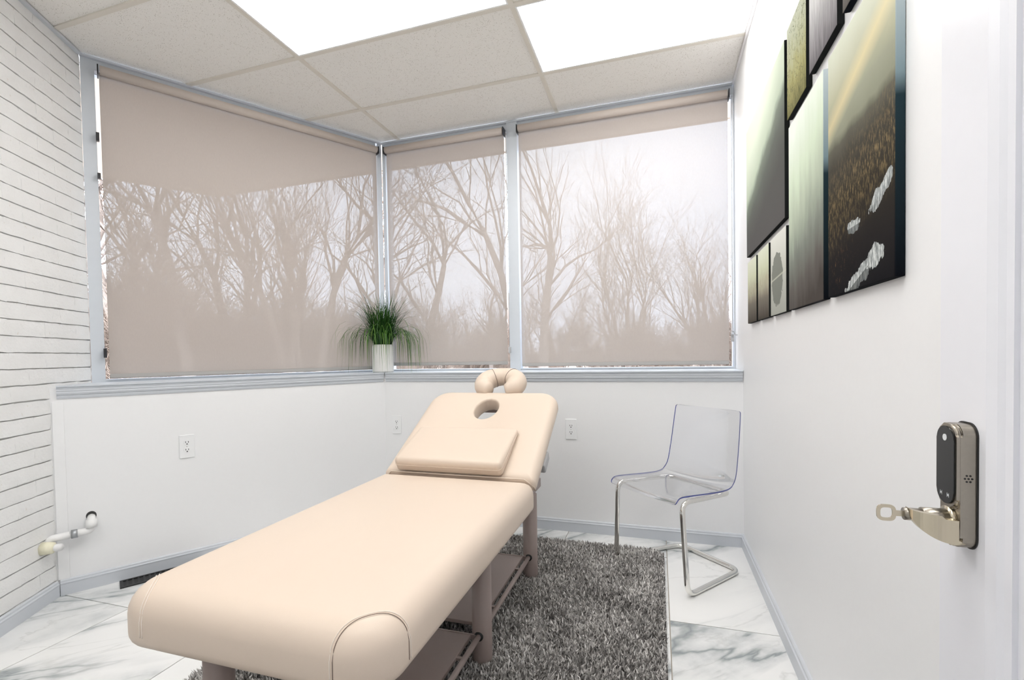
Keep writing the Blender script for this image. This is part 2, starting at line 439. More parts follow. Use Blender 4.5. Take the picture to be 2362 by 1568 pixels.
def build_lights():
    lab = {'between': 'glowing ceiling light panel set in the tile row further from the windows', 'wall': 'glowing ceiling light panel that reaches to the wall with the canvases',
           'rear': 'glowing ceiling light panel over the foot end of the massage table', 'rear2': 'glowing ceiling light panel above the open door'}
    for (i, j), k in LIGHT_CELLS.items():
        x0, x1, y0, y1 = GX[i]+.012, GX[i+1]-.012, GY[j+1]+.012, GY[j]-.012
        t = thing('ceiling_light', lab[k], 'ceiling light', ((x0+x1)/2, (y0+y1)/2, H), 'ceiling light panels')
        bm = bmesh.new(); e = .008
        for d in ((x0, x1, y0, y0+e), (x0, x1, y1-e, y1), (x0, x0+e, y0+e, y1-e), (x1-e, x1, y0+e, y1-e)): bx(bm, *d, H-.002, H+.025)
        finish('frame', bm, 'white_plastic', t)
        box_obj('diffuser', (x0+e, x1-e, y0+e, y1-e, H+.001, H+.008), 'light_diffuser', t)
build_lights()

# walls
wr = struct(box_obj('wall_right', (W, W+.12, YB-.12, .02, -.06, H+.08), 'wall_paint'), 'white wall with the landscape canvases')
wb = struct(box_obj('wall_back', (C2.x-.02, W, -DW, .0, -.06, ZS-.012), 'wall_paint'), 'white low wall under the pair of back windows')
wl = struct(box_obj('wall_left', (-.0, LW_L+.02, .0, DW, -.06, ZS-.012), 'wall_paint', None, lambda v: FL(Vector((v.x + (-.10 if v.x < .5 and v.y > .1 else 0) + (.16 if v.x > .5 and v.y > .1 else 0), v.y, v.z)))), 'white low wall under the angled window')
wq = struct(box_obj('wall_rear', (Pend.x-.1, W+.12, YB-.12, YB, -.06, H+.08), 'wall_paint'), 'plain white wall opposite the windows')
# strip of corner trim beside the brick
uc = (P2 - NL*DW).dot(DL)
box_obj('corner_strip', (uc-.045, uc-.004, DW, DW+.006, .075, .93), 'wall_paint', wl, FL, .0015)

# brick wall: 300 nearest bricks built, the rest is mortar backing
wk = struct(box_obj('wall_brick', (-.02, 3.45, -.16, -.012, -.06, H+.08), 'mortar', None, FB), 'white painted brick wall')
def build_bricks():
    ch, L, j = .0725, .212, .0046
    meshes = []
    for k in range(7):
        for short in (False, True):
            bm = bmesh.new(); w = (L if not short else L/2) + .0006; h = ch - j
            nx = 6 if not short else 3
            # front face as a small wavy grid, sides running back
            g = [[bm.verts.new((w*(a/nx-.5), 0, h*(c/2-.5))) for a in range(nx+1)] for c in range(3)]
            for c in range(3):
                for a in range(nx+1):
                    v = g[c][a]; v.co.y = random.uniform(-.0020, .0016)
                    if c != 1: v.co.z += random.uniform(-.0016, .0016); v.co.y -= .0008
            bk = {}
            rim = [(0, a) for a in range(nx+1)] + [(1, nx), (2, nx)] + [(2, a) for a in range(nx-1, -1, -1)] + [(1, 0)]
            for c in range(2):
                for a in range(nx): bm.faces.new((g[c][a], g[c][a+1], g[c+1][a+1], g[c+1][a]))
            for (c, a) in rim: p = g[c][a].co; bk[(c, a)] = bm.verts.new((p.x, -.02, p.z))
            for q in range(len(rim)):
                r0, r1 = rim[q], rim[(q+1) % len(rim)]
                bm.faces.new((g[r0[0]][r0[1]], bk[r0], bk[r1], g[r1[0]][r1[1]]))
            bmesh.ops.recalc_face_normals(bm, faces=bm.faces)
            for e in bm.edges:
                if len(e.link_faces) == 2 and e.calc_face_angle() > .6: e.smooth = False
            me = bpy.data.meshes.new('brick'); bm.to_mesh(me); bm.free(); me.materials.append(M['painted_brick']); me.shade_smooth()
            meshes.append((short, me))
    ang = math.atan2(DB.y, DB.x); n = 0
    umax = 1.33
    for r in range(int(H/ch)+1):
        z = .004 + ch*(r+.5)
        if z > H: break
        u = 0 if r % 2 == 0 else -L/2
        if z < ZS-.03: ustart = U2
        else: ustart = 0
        edges = []
        if ustart == 0:
            first = L/2 if r % 2 else L
            cur = 0.0; seq = ([L/2] if r % 2 else []) + [L]*8
        else:
            off = (ustart/L + (.5 if r % 2 else 0)) % 1.0
            cur = ustart; seq = ([L/2] if r % 2 else []) + [L]*7
        for s in seq:
            if cur + s > umax + L*.5: break
            short = s < L*.75
            me = random.choice([m for sh, m in meshes if sh == short])
            o = bpy.data.objects.new('brick', me); COL.objects.link(o); o.parent = wk
            o.location = FB(Vector((cur+s/2, 0, z))); o.rotation_euler = (0, random.uniform(-.004, .004), ang)
            if random.random() < .5: o.scale.z = random.choice((1, .975, 1.012))
            cur += s; n += 1
    return n
build_bricks()

# baseboards: plain lower board and a small rounded cap bead
def baseboard(name, f, u0, u1, label):
    bm = bmesh.new(); prof = [(0, 0), (.014, 0), (.014, .052), (.0155, .056), (.0155, .060), (.011, .063), (.010, .071), (.006, .0755), (0, .0755)]
    prism(bm, prof, lambda p: f(Vector((u0, p[0], p[1]))), lambda p: f(Vector((u1, p[0], p[1]))))
    return struct(finish(name, bm, 'trim_paint'), label, 'baseboard')
baseboard('baseboard_back', lambda v: Vector((v.x, -DW-v.y, v.z)), C2.x+.012, W-.001, 'grey baseboard under the pair of back windows')
baseboard('baseboard_left', lambda v: FL(Vector((v.x, DW+v.y, v.z))), .15, uc-.010, 'grey baseboard under the angled window')
baseboard('baseboard_right', lambda v: Vector((W-v.y, v.x, v.z)), -2.30, -DW-.016, 'grey baseboard along the wall with the canvases')
baseboard('baseboard_brick', FB, U2+.01, 3.3, 'grey baseboard along the brick wall')

# sill boards with moulded aprons
APR = [(-DW, -.012), (-.012, -.012), (.016, -.012), (.022, -.006), (.022, -.001), (.019, 0), (-DW, 0)]
MOULD = [(0, 0), (.004, 0), (.007, .008), (.0075, .014), (.006, .016), (.011, .020), (.014, .028), (.0125, .034), (.0155, .037), (.0155, .047), (.018, .050), (.018, .052), (0, .052)]
def sill(name, f, a, b, a2, b2, label):
    t = bpy.data.objects.new(name, None); COL.objects.link(t); struct(t, label, 'window sill')
    bm = bmesh.new(); prism(bm, [(p[0], ZS+p[1]) for p in APR], lambda p: f(Vector((a if p[0] > -.1 else a2, DW+p[0], p[1]))), lambda p: f(Vector((b if p[0] > -.1 else b2, DW+p[0], p[1]))))
    finish('sill_board', bm, 'frame_paint', t)
    bm = bmesh.new(); prism(bm, [(p[0], ZS-.064+p[1]) for p in MOULD], lambda p: f(Vector((a, DW+p[0], p[1]))), lambda p: f(Vector((b, DW+p[0], p[1]))))
    finish('apron_moulding', bm, 'trim_paint', t)
    return t
sill('trim_1', lambda v: Vector((v.x, -v.y, v.z)), C2.x+.014, W-.002, .02, W-.002, 'grey sill with moulded apron under the pair of back windows')
sill('trim_2', FL, -.0+ (C2-NL*DW).dot(DL) - .0 + .012, uc-.022, -.0, LW_L-.002, 'grey sill with moulded apron under the angled window')

# windows
def window(name, f, members, panes, label):
    t = bpy.data.objects.new(name, None); COL.objects.link(t); struct(t, label, 'window')
    for nm, d in members: box_obj(nm, d, 'frame_paint', t, f)
    for d in panes: box_obj('pane', d, 'window_glass', t, f)
    return t
fB = lambda v: Vector((v.x, -v.y, v.z))
zb, zt = ZS, H-.001
window('window_1', FL, [('post', (1.648, LW_L-.001, -.09, .0, zb, zt)), ('head_rail', (.05, 1.648, -.09, .0, 2.685, zt)), ('sill_rail', (.05, 1.648, -.09, .002, zb, zb+.014)), ('post', (.004, .038, -.09, .0, zb, zt))],
       [(.038, 1.648, -.05, -.044, zb+.014, 2.685)], 'wide angled window with grey frame next to the brick wall')
window('window_2', fB, [('post', (.004, .030, -.09, 0, zb, zt)), ('head_rail', (.030, 1.006, -.09, .0, 2.685, zt)), ('sill_rail', (.030, 1.006, -.09, .002, zb, zb+.014)), ('mullion', (1.006, 1.082, -.09, .012, zb, zt))],
       [(.030, 1.006, -.05, -.044, zb+.014, 2.685)], 'narrow back window with grey frame between corner post and mullion')
window('window_3', fB, [('head_rail', (1.082, W-.001, -.09, .0, 2.685, zt)), ('sill_rail', (1.082, W-.001, -.09, .002, zb, zb+.014)), ('post', (W-.008, W-.001, -.09, 0, zb+.014, 2.685))],
       [(1.082, W-.008, -.05, -.044, zb+.014, 2.685)], 'wide back window with grey frame beside the wall with the canvases')

# ------------------------------------------------------------------ roller shades
def shade(f, u0, u1, zbot, label, chain_u=None, chain_side=1, chain_z=1.16, clips=()):
    base = f(Vector(((u0+u1)/2, .035, ZS)))
    t = thing('roller_shade', label, 'roller shade', base, 'roller shades over the windows')
    zr = 2.672; rr = .024
    P = lambda u, n, z: f(Vector((u, n, z)))
    tube_obj('roller', [P(u0+.004, .045, zr), P(u1-.004, .045, zr)], rr, 'roller_fabric', t, 18)
    bm = bmesh.new(); nx = 8; zs = [zr-.002, 2.2, 1.6, zbot+.022]
    g = [[bm.verts.new(P(u0+(u1-u0)*a/nx, .0235, z)) for a in range(nx+1)] for z in zs]
    for c in range(3):
        for a in range(nx): bm.faces.new((g[c][a], g[c][a+1], g[c+1][a+1], g[c+1][a]))
    finish('fabric', bm, 'solar_fabric', t)
    bm = bmesh.new(); bx(bm, u0, u1, .0185, .0285, zbot, zbot+.024, f); bmesh.ops.bevel(bm, geom=list(bm.edges), offset=.003, segments=2, affect='EDGES')
    finish('hem_bar', bm, 'hem_fabric', t)
    for u in (u0-.007, u1+.001):
        box_obj('bracket', (u, u+.006, .008, .066, zr-.032, zr+.022), 'black_plastic', t, f, .002)
    if chain_u is not None:
        tube_obj('pull_chain', [P(chain_u, .058, zr-.02), P(chain_u, .058, chain_z)], .0016, 'grey_plastic', t, 6)
        tube_obj('pull_chain', [P(chain_u+.010*chain_side, .038, zr-.02), P(chain_u+.006*chain_side, .038, 1.6), P(chain_u+.002*chain_side, .05, chain_z)], .0016, 'white_plastic', t, 6)
        box_obj('chain_weight', (chain_u-.008, chain_u+.008, .045, .065, chain_z-.045, chain_z), 'grey_plastic', t, f, .003)
    for (u, z, h) in clips: box_obj('chain_clip', (u-.006, u+.008, .012, .034, z-h, z), 'black_plastic', t, f, .001)
    return t
shade(FL, .058, 1.630, 1.028, 'wide closed beige roller shade beside the brick wall', None, 1, 1.2, ((1.643, 2.345, .045), (1.643, 2.13, .03), (1.645, 1.19, .05)))
shade(fB, .056, 1.000-.008, 1.050, 'narrow closed beige roller shade between the corner and the mullion', 1.018, -1, 1.175)
shade(fB, 1.098, 2.425, 1.036, 'wide closed beige roller shade beside the wall with the canvases', 2.440, 1, 1.22)
# small hook that holds the chain
o = tag(tube_obj('chain_hook', fillet([Vector((2.44, -.07, 1.20)), Vector((2.425, -.075, 1.23)), Vector((2.44, -.075, 1.245)), Vector((2.452, -.075, 1.215)), Vector((2.4635, -.075, 1.215))], .01, 4), .0025, 'grey_plastic'), 'small dark wire chain hook on the wall at the window edge', 'hook')

# ------------------------------------------------------------------ outlets
def outlet(f, u, z, label):
    c = f(Vector((u, DW, z))); t = thing('wall_outlet', label, 'outlet', c, 'duplex wall outlets')
    box_obj('cover_plate', (u-.035, u+.035, DW, DW+.0055, z-.0635, z+.0635), 'white_plastic', t, f, .002)
    for s in (-1, 1):
        bm = bmesh.new(); cz = z+s*.0205; n = 20; outl = []
        for k in range(n):
            a = 2*math.pi*k/n; outl.append((.0165*math.cos(a), max(-.0125, min(.0125, .0165*math.sin(a)))))
        prism(bm, outl, lambda p: f(Vector((u+p[0], DW+.0055, cz+p[1]))), lambda p: f(Vector((u+p[0], DW+.0075, cz+p[1]))))
        r = finish('receptacle', bm, 'white_plastic', t)
        bm = bmesh.new()
        bx(bm, u-.0075, u-.0048, DW+.0074, DW+.0079, cz-.001, cz+.008, f); bx(bm, u+.0048, u+.0075, DW+.0074, DW+.0079, cz-.001, cz+.008, f); bx(bm, u-.003, u+.003, DW+.0074, DW+.0079, cz-.010, cz-.0045, f)
        finish('socket_slots', bm, 'dark_slot', r)
    tube_obj('screw', [f(Vector((u, DW+.005, z))), f(Vector((u, DW+.0068, z)))], .003, 'screw_metal', t, 8)
outlet(FL, 1.321, .647, 'white duplex outlet on the wall under the angled window')
outlet(fB, .241, .641, 'white duplex outlet by the room corner below the potted plant')
outlet(fB, 1.480, .645, 'white duplex outlet between the massage table and the clear chair')

# ------------------------------------------------------------------ wall pipe
def wall_pipe():
    D = lambda u, n, z: FL(Vector((u, DW+n, z)))
    hole = D(1.722, .0, .362)
    t = thing('wall_pipe', 'white painted pipe from the low wall to the brick wall', 'pipe', D(1.78, .0, .25))
    bm = bmesh.new(); n = 20
    prism(bm, [(.020*math.cos(2*math.pi*k/n), .022*math.sin(2*math.pi*k/n)) for k in range(n)], lambda p: D(1.722+p[0], -.001, .358+p[1]), lambda p: D(1.722+p[0], .0012, .358+p[1]))
    finish('wall_hole', bm, 'dark_slot', t)
    a = fillet([D(1.722, -.01, .352), D(1.722, .045, .345), D(1.722, .05, .298), D(1.80, .05, .296)], .03, 7)
    tube_obj('elbow_pipe', a, .0165, 'pipe_paint', t, 14)
    tube_obj('elbow_socket', [D(1.722, .047, .350), D(1.722, .05, .312)], .022, 'pipe_paint', t, 16)
    tube_obj('coupling', [D(1.772, .05, .2965), D(1.795, .05, .296)], .021, 'pipe_metal', t, 8)
    e = PP + DB*(U2+.085) + NB*.0 + Vector((0, 0, .262))
    q = e + NB*.07
    b = fillet([D(1.79, .05, .296), D(1.872, .052, .293), D(1.876, .053, .252), q + Vector((0, 0, .0))], .03, 7)
    tube_obj('elbow_pipe', b, .0165, 'pipe_paint', t, 14)
    tube_obj('nipple', [q + (D(1.876, .053, .252)-q)*.25, e], .012, 'pipe_metal', t, 12)
    tube_obj('wall_cap', [e + NB*.045, e + NB*.04, e + NB*.0], [.018, .026, .030], 'pipe_cap', t, 18)
wall_pipe()

# ------------------------------------------------------------------ floor register
def register():
    u1 = 1.60; t = thing('floor_register', 'black metal floor register beside the grey baseboard', 'floor vent', FL(Vector((1.45, DW+.06, 0))))
    n0, n1 = DW+.022, DW+.122; u0, u2 = 1.27, 1.625
    bm = bmesh.new()
    for d in ((u0, u2, n0, n0+.012), (u0, u2, n1-.012, n1), (u0, u0+.014, n0+.012, n1-.012), (u2-.014, u2, n0+.012, n1-.012)): bx(bm, *d, .0, .006, FL)
    finish('rim', bm, 'vent_metal', t)
    box_obj('back_plate', (u0+.014, u2-.014, n0+.012, n1-.012, .0, .0012), 'dark_slot', t, FL)
    for k in range(14):
        u = u0+.03+k*(u2-u0-.06)/13
        box_obj('louver', (u-.004, u+.004, n0+.012, n1-.012, .0012, .0048), 'vent_metal', t, FL)
register()

# ------------------------------------------------------------------ rug
RX0, RX1, RY0, RY1 = .44, 2.028, -2.85, -.475
def rug():
    t = thing('shag_rug', 'dark grey shaggy rug under the massage table', 'rug', ((RX0+RX1)/2, (RY0+RY1)/2, 0))
    outl = rr_outline(RX0, RX1, RY0, RY1, (.07, .07, .09, .07), 0, 5)
    bm = bmesh.new(); prism(bm, outl, lambda p: Vector((p[0], p[1], .0)), lambda p: Vector((p[0], p[1], .012))); finish('backing', bm, 'rug_backing', t)
    n = 135000
    x = RNG.uniform(RX0+.004, RX1-.004, n); y = RNG.uniform(RY0+.004, RY1-.004, n)
    # rounded corners
    keep = np.ones(n, bool)
    for cx, cy, sx, sy, r in ((RX1-.09, RY1-.09, 1, 1, .09), (RX0+.07, RY1-.07, -1, 1, .07), (RX0+.07, RY0+.07, -1, -1, .07), (RX1-.07, RY0+.07, 1, -1, .07)):
        m = ((x-cx)*sx > 0) & ((y-cy)*sy > 0); keep &= ~(m & (np.hypot(x-cx, y-cy) > r))
    keep &= ~((y < -2.75))
    x, y = x[keep], y[keep]; n = len(x)
    # slow lean field plus random lean
    lean = 2*np.pi*(np.sin(x*7.3+1.1*np.sin(y*5))+np.cos(y*6.1+x*2.2))*.35 + RNG.normal(0, 2.2, n)
    ln = RNG.uniform(.004, .015, n); hgt = RNG.uniform(.010, .026, n); wd_ = RNG.uniform(.0022, .0042, n)
    dx, dy = np.cos(lean), np.sin(lean); pa = RNG.uniform(0, 2*np.pi, n); px, py = np.cos(pa)*wd_, np.sin(pa)*wd_
    z0 = np.full(n, .011); V = np.zeros((n, 5, 3))
    V[:, 0] = np.c_[x-px, y-py, z0]; V[:, 1] = np.c_[x+px, y+py, z0]
    mx, my = x+dx*ln*.35, y+dy*ln*.35
    V[:, 2] = np.c_[mx+px*.9, my+py*.9, z0+hgt*.65]; V[:, 3] = np.c_[mx-px*.9, my-py*.9, z0+hgt*.65]
    V[:, 4] = np.c_[x+dx*ln, y+dy*ln, z0+hgt]
    V[:, :, 0] -= (RX0+RX1)/2; V[:, :, 1] -= (RY0+RY1)/2
    b = np.arange(n)[:, None]*5
    F4 = (b + np.array([0, 1, 2, 3])); F3 = (b + np.array([3, 2, 4]))
    me = bpy.data.meshes.new('pile'); me.vertices.add(n*5); me.vertices.foreach_set('co', V.reshape(-1))
    loops = np.concatenate([F4.reshape(-1), F3.reshape(-1)]); me.loops.add(len(loops)); me.loops.foreach_set('vertex_index', loops.astype(np.int32))
    me.polygons.add(2*n); st = np.concatenate([np.arange(n)*4, n*4+np.arange(n)*3]); me.polygons.foreach_set('loop_start', st.astype(np.int32))
    me.update(calc_edges=True)
    at = me.attributes.new('tuft', 'FLOAT', 'POINT'); at.data.foreach_set('value', np.repeat(RNG.beta(1.6, 2.0, n), 5).astype(np.float32))
    me.materials.append(M['shag_pile']); o = bpy.data.objects.new('pile', me); COL.objects.link(o); o.parent = t; o['kind'] = 'stuff'
rug()

# ------------------------------------------------------------------ massage table
MX0, MX1, MYF, MYH, MZ0, MZ1 = .80, 1.515, -2.462, -1.33, .468, .60
TH = math.radians(30)
def BK(v):   # backrest frame: x, length from hinge, normal offset
    return Vector((v.x, -1.335 + v.y*math.cos(TH) - v.z*math.sin(TH), .60 + v.y*math.sin(TH) + v.z*math.cos(TH)))
def massage_table():
    t = thing('massage_table', 'cream padded massage table with raised backrest and face hole', 'massage table', (1.155, -1.63, .0))
    zf = .026
    legs = [(x, y) for x in (.92, 1.39) for y in (-.955, -1.63, -2.285)]
    for x, y in legs:
        bm = bmesh.new(); r = .036
        lathe(bm, [(r*.72, 0), (r*.93, .004), (r, .013), (r, .44-zf)], (x, y, zf-.012), 28); finish('leg', bm, 'table_frame', t, True)
    bm = bmesh.new()
    for x in (.92, 1.39): bx(bm, x-.02, x+.02, -2.36, -.80, .425, .468)
    for y in (-.955, -1.63, -2.285): bx(bm, .94, 1.37, y-.02, y+.02, .425, .466)
    finish('top_frame', bm, 'table_frame', t)
    for y0, y1 in ((-1.63+.034, -.955-.034), (-2.285+.034, -1.63-.034)):
        s = box_obj('shelf', (.945, 1.362, y0+.004, y1-.004, .112, .126), 'table_frame', t, None, .002)
        for x in (.92, 1.39):
            r = tube_obj('side_rail', [(x, y0, .122), (x, y1, .122)], .0095, 'table_frame', s, 12)
            for y in (y0+.001, y1-.001):
                tube_obj('grommet', [(x, y-.003, .122), (x, y+.003, .122)], .0165, 'rubber_black', s, 16)
        for yy in (y0+(y1-y0)*.22, y0+(y1-y0)*.78): box_obj('shelf_clip', (1.360, 1.384, yy-.006, yy+.006, .116, .124), 'table_frame', s)
        box_obj('end_bar', (.93, 1.38, y1-.006, y1, .110, .128), 'table_frame', s)
    # foot section
    seat = finish('seat_pad', pad_mesh(MX0, MX1, MYF, MYH, MZ0, MZ1, (.095, .095, .02, .02), .060, .030, None, None, .004), 'cream_vinyl', t, True)
    def topz(x, y):
        e = min(x-MX0, MX1-x, y-MYF)
        r = .06
        if e >= r: return MZ1 + .0008 + min(.0024, (e-r)*.048)
        e = max(e, 0); return MZ1 - r + math.sqrt(max(0, r*r-(r-e)**2)) + .0008
    for cx, sx in ((MX1, -1), (MX0, 1)):
        for R, mat, rad in ((.104, 'thread_dark' if sx < 0 else 'thread_light', .0007), (.111, 'thread_light', .0007)):
            pts = []
            A = [math.pi/2*k/40 for k in range(41)]
            for k in range(7): pts.append((cx+ (-.0005 if sx < 0 else .0005)*-1, MYF+R, MZ0+.03+(MZ1-.06-MZ0-.03)*k/7))
            for a in A:
                Re = R*(1-.12*math.sin(2*a)); x = cx + sx*Re*math.sin(a); y = MYF + Re*math.cos(a); pts.append((x, y, topz(x, y)+.0004))
            for k in range(7): pts.append((cx+sx*R, MYF-.0005, MZ1-.06-(MZ1-.06-MZ0-.03)*k/7))
            tube_obj('stitched_seam', pts, rad, mat, seat, 5)
    # backrest with breathing hole
    back = finish('backrest', pad_mesh(MX0, MX1, .0, .655, -.076, .0, (.02, .02, .105, .105), .040, .026, BK, (1.156, .485, .062, .085), .003), 'cream_vinyl', t, True)
    tube_obj('hinge_piping', [BK(Vector((MX0+.004, .004, -.062))), BK(Vector((MX0+.006, .004, -.042))), BK(Vector((MX0+.045, .004, -.002))), BK(Vector((MX1-.045, .004, -.002))), BK(Vector((MX1-.006, .004, -.042))), BK(Vector((MX1-.004, .004, -.062)))], .003, 'cream_vinyl', back, 8)
    # back support frame
    bm = bmesh.new()
    for x in (.93, 1.38): bx(bm, x-.016, x+.016, .03, .61, -.106, -.075, BK)
    bx(bm, .93, 1.38, .59, .615, -.106, -.075, BK)
    finish('back_frame', bm, 'table_frame', t)
    tube_obj('support_strut', [BK(Vector((1.155, .28, -.085))), (1.155, -1.0, .44)], .011, 'table_frame', t, 12)
    box_obj('support_bracket', (1.466, 1.516, .17, .27, -.125, -.078), 'grey_plastic', t, BK, .008)
    # face cradle
    bm = bmesh.new(); pts = []; rr = []
    for k in range(29):
        a = math.radians(-62 + (360-56)*k/28)      # opening faces the backrest
        pts.append(BK(Vector((1.168 + .094*math.cos(a), .716 + .072*math.sin(a), .0))))
        e = min(k, 28-k); rr.append(.055*(.55+.45*min(1, e/3.0)) * (1-.10*math.exp(-((k-14)/3.0)**2)))
    tube(bm, pts, rr, 18)
    cr = finish('face_cradle', bm, 'cream_vinyl', t, True)
    for sx in (-1, 1):
        ring = []
        a = math.radians(90-sx*34)
        c = Vector((1.168+.094*math.cos(a), .716+.072*math.sin(a), 0)); d = Vector((math.cos(a), math.sin(a), 0))
        for k in range(21):
            b = 2*math.pi*k/20; ring.append(BK(c + d*(.0542*math.cos(b)) + Vector((0, 0, .0542*math.sin(b)))))
        tube_obj('seam', ring, .0012, 'thread_dark', cr, 5)
    for x in (1.10, 1.205): tube_obj('cradle_rod', [BK(Vector((x, .62, -.05))), BK(Vector((x, .72, -.04)))], .007, 'chrome', t, 10)
    # hanging strap at the foot end
    bm = bmesh.new(); q = []
    for k in range(13):
        a = k/12; q.append((Vector((1.405-.035+.085*math.sin(a*1.5), -2.36-.0+.01*a, .452-.20*a**1.6)),))
    pr = None
    for (p,) in q:
        A = [bm.verts.new(p + Vector(d)) for d in ((-.008, -.006, 0), (.008, -.006, .004), (.008, .0, .004), (-.008, .0, 0))]
        if pr:
            for k in range(4): bm.faces.new((pr[k], pr[(k+1) % 4], A[(k+1) % 4], A[k]))
        else: bm.faces.new(A[::-1])
        pr = A
    bm.faces.new(pr)
    finish('hanging_strap', bm, 'strap_white', t, True)
massage_table()
def cushion():
    f0 = lambda v: BK(Vector((v.x, v.y, .003 + v.z*(1.0 - .62*(max(0, v.y-.02)/.28)))))
    t = thing('wedge_cushion', 'flat cream wedge cushion leaning on the raised backrest', 'cushion', BK(Vector((1.125, .02, .0))))
    finish('cushion_body', pad_mesh(.873, 1.378, .004, 0.300, 0, .068, (.022, .022, .018, .018), .024, .012, f0, None, .003, 6), 'cream_vinyl', t, True)
    pts = [f0(Vector((x, y, .036))) for x, y in rr_outline(.8725, 1.3785, .0035, .3005, (.022, .022, .018, .018), 0, 6)]
    tube_obj('piping', pts, .0016, 'cream_vinyl', t, 6, True)
cushion()

# ------------------------------------------------------------------ clear chair
def chair():
    ang = math.radians(45.0); D = Vector((math.cos(ang), math.sin(ang), 0)); S = Vector((D.y, -D.x, 0)); O = Vector((1.955, -.783, 0))
    L = lambda s, d, z: O + S*s + D*d + Vector((0, 0, z))
    t = thing('cantilever_chair', 'clear acrylic shell chair on a bent chrome tube frame', 'chair', O)
    r = .0125
    path = [L(-.187, .42, r), L(-.248, 0, r), L(-.218, -.01, .432), L(-.195, .35, .418), L(.195, .35, .418), L(.218, -.01, .432), L(.240, .0, r), L(.190, .42, r)]
    tube_obj('tube_frame', fillet(path, .055, 8, True), r, 'chrome', t, 14, True)
    # shell: profile along depth
    prof = [(-.046, .424), (-.036, .441), (-.012, .450), (.08, .446), (.18, .440), (.27, .438), (.32, .446), (.353, .470), (.373, .51), (.388, .58), (.402, .66), (.414, .74), (.423, .80), (.426, .818)]
    P = [Vector((0, a, b)) for a, b in prof]; fine = []
    for i in range(len(P)-1):
        p0, p1, p2, p3 = P[max(i-1, 0)], P[i], P[i+1], P[min(i+2, len(P)-1)]
        for k in range(4):
            q = k/4; fine.append(.5*((2*p1)+(p2-p0)*q+(2*p0-5*p1+4*p2-p3)*q*q+(3*p1-p0-3*p2+p3)*q**3))
    fine.append(P[-1]); m = len(fine); nu = 20
    grid = []
    for i, p in enumerate(fine):
        v = i/(m-1); hw = .224 - .020*v + .008*math.sin(math.pi*v) - (.010 if v > .9 else 0)*0
        if v < .06: hw -= .022*(1-math.sqrt(1-(1-v/.06)**2))
        if v > .94: hw -= .028*(1-math.sqrt(max(0, 1-((v-.94)/.06)**2)))
        tn = (fine[min(i+1, m-1)]-fine[max(i-1, 0)]).normalized(); nrm = Vector((0, -tn.z, tn.y))
        row = []
        for a in range(nu+1):
            s = -1+2*a/nu; dish = .022*(s*s) * (1 if v < .5 else 1.1) - .010
            row.append((s*hw, p + nrm*dish, nrm))
        grid.append(row)
    bm = bmesh.new(); th = .0065
    top = [[bm.verts.new(L(s, q.y, q.z)) for s, q, n in row] for row in grid]
    bot = [[bm.verts.new(L(s, (q-n*th).y, (q-n*th).z)) for s, q, n in row] for row in grid]
    for G in (top, bot):
        for i in range(m-1):
            for a in range(nu): bm.faces.new((G[i][a], G[i][a+1], G[i+1][a+1], G[i+1][a]))
    finish('seat_shell', bm, 'clear_acrylic', t, True)
    # coloured edge that closes the sheet
    bm = bmesh.new(); idx = [(0, a) for a in range(nu+1)] + [(i, nu) for i in range(1, m)] + [(m-1, a) for a in range(nu-1, -1, -1)] + [(i, 0) for i in range(m-2, 0, -1)]
    T = []; 
    for i, a in idx:
        s, q, n = grid[i][a]; q2 = q-n*th; T.append((bm.verts.new(L(s, q.y, q.z)), bm.verts.new(L(s, q2.y, q2.z))))
    for k in range(len(T)):
        a, b = T[k], T[(k+1) % len(T)]; bm.faces.new((a[0], b[0], b[1], a[1]))
    finish('shell_edge', bm, 'acrylic_edge', t, True)
    for s, d in ((-.17, .07), (-.165, .26), (.17, .07), (.165, .26)):
        sl = L(s, d, .4345 if d < .1 else .4285)
        bm = bmesh.new(); lathe(bm, [(.017, 0), (.019, .003), (.017, .006)], (sl.x, sl.y, sl.z), 20); finish('mounting_disc', bm, 'grey_plastic', t, True)
chair()

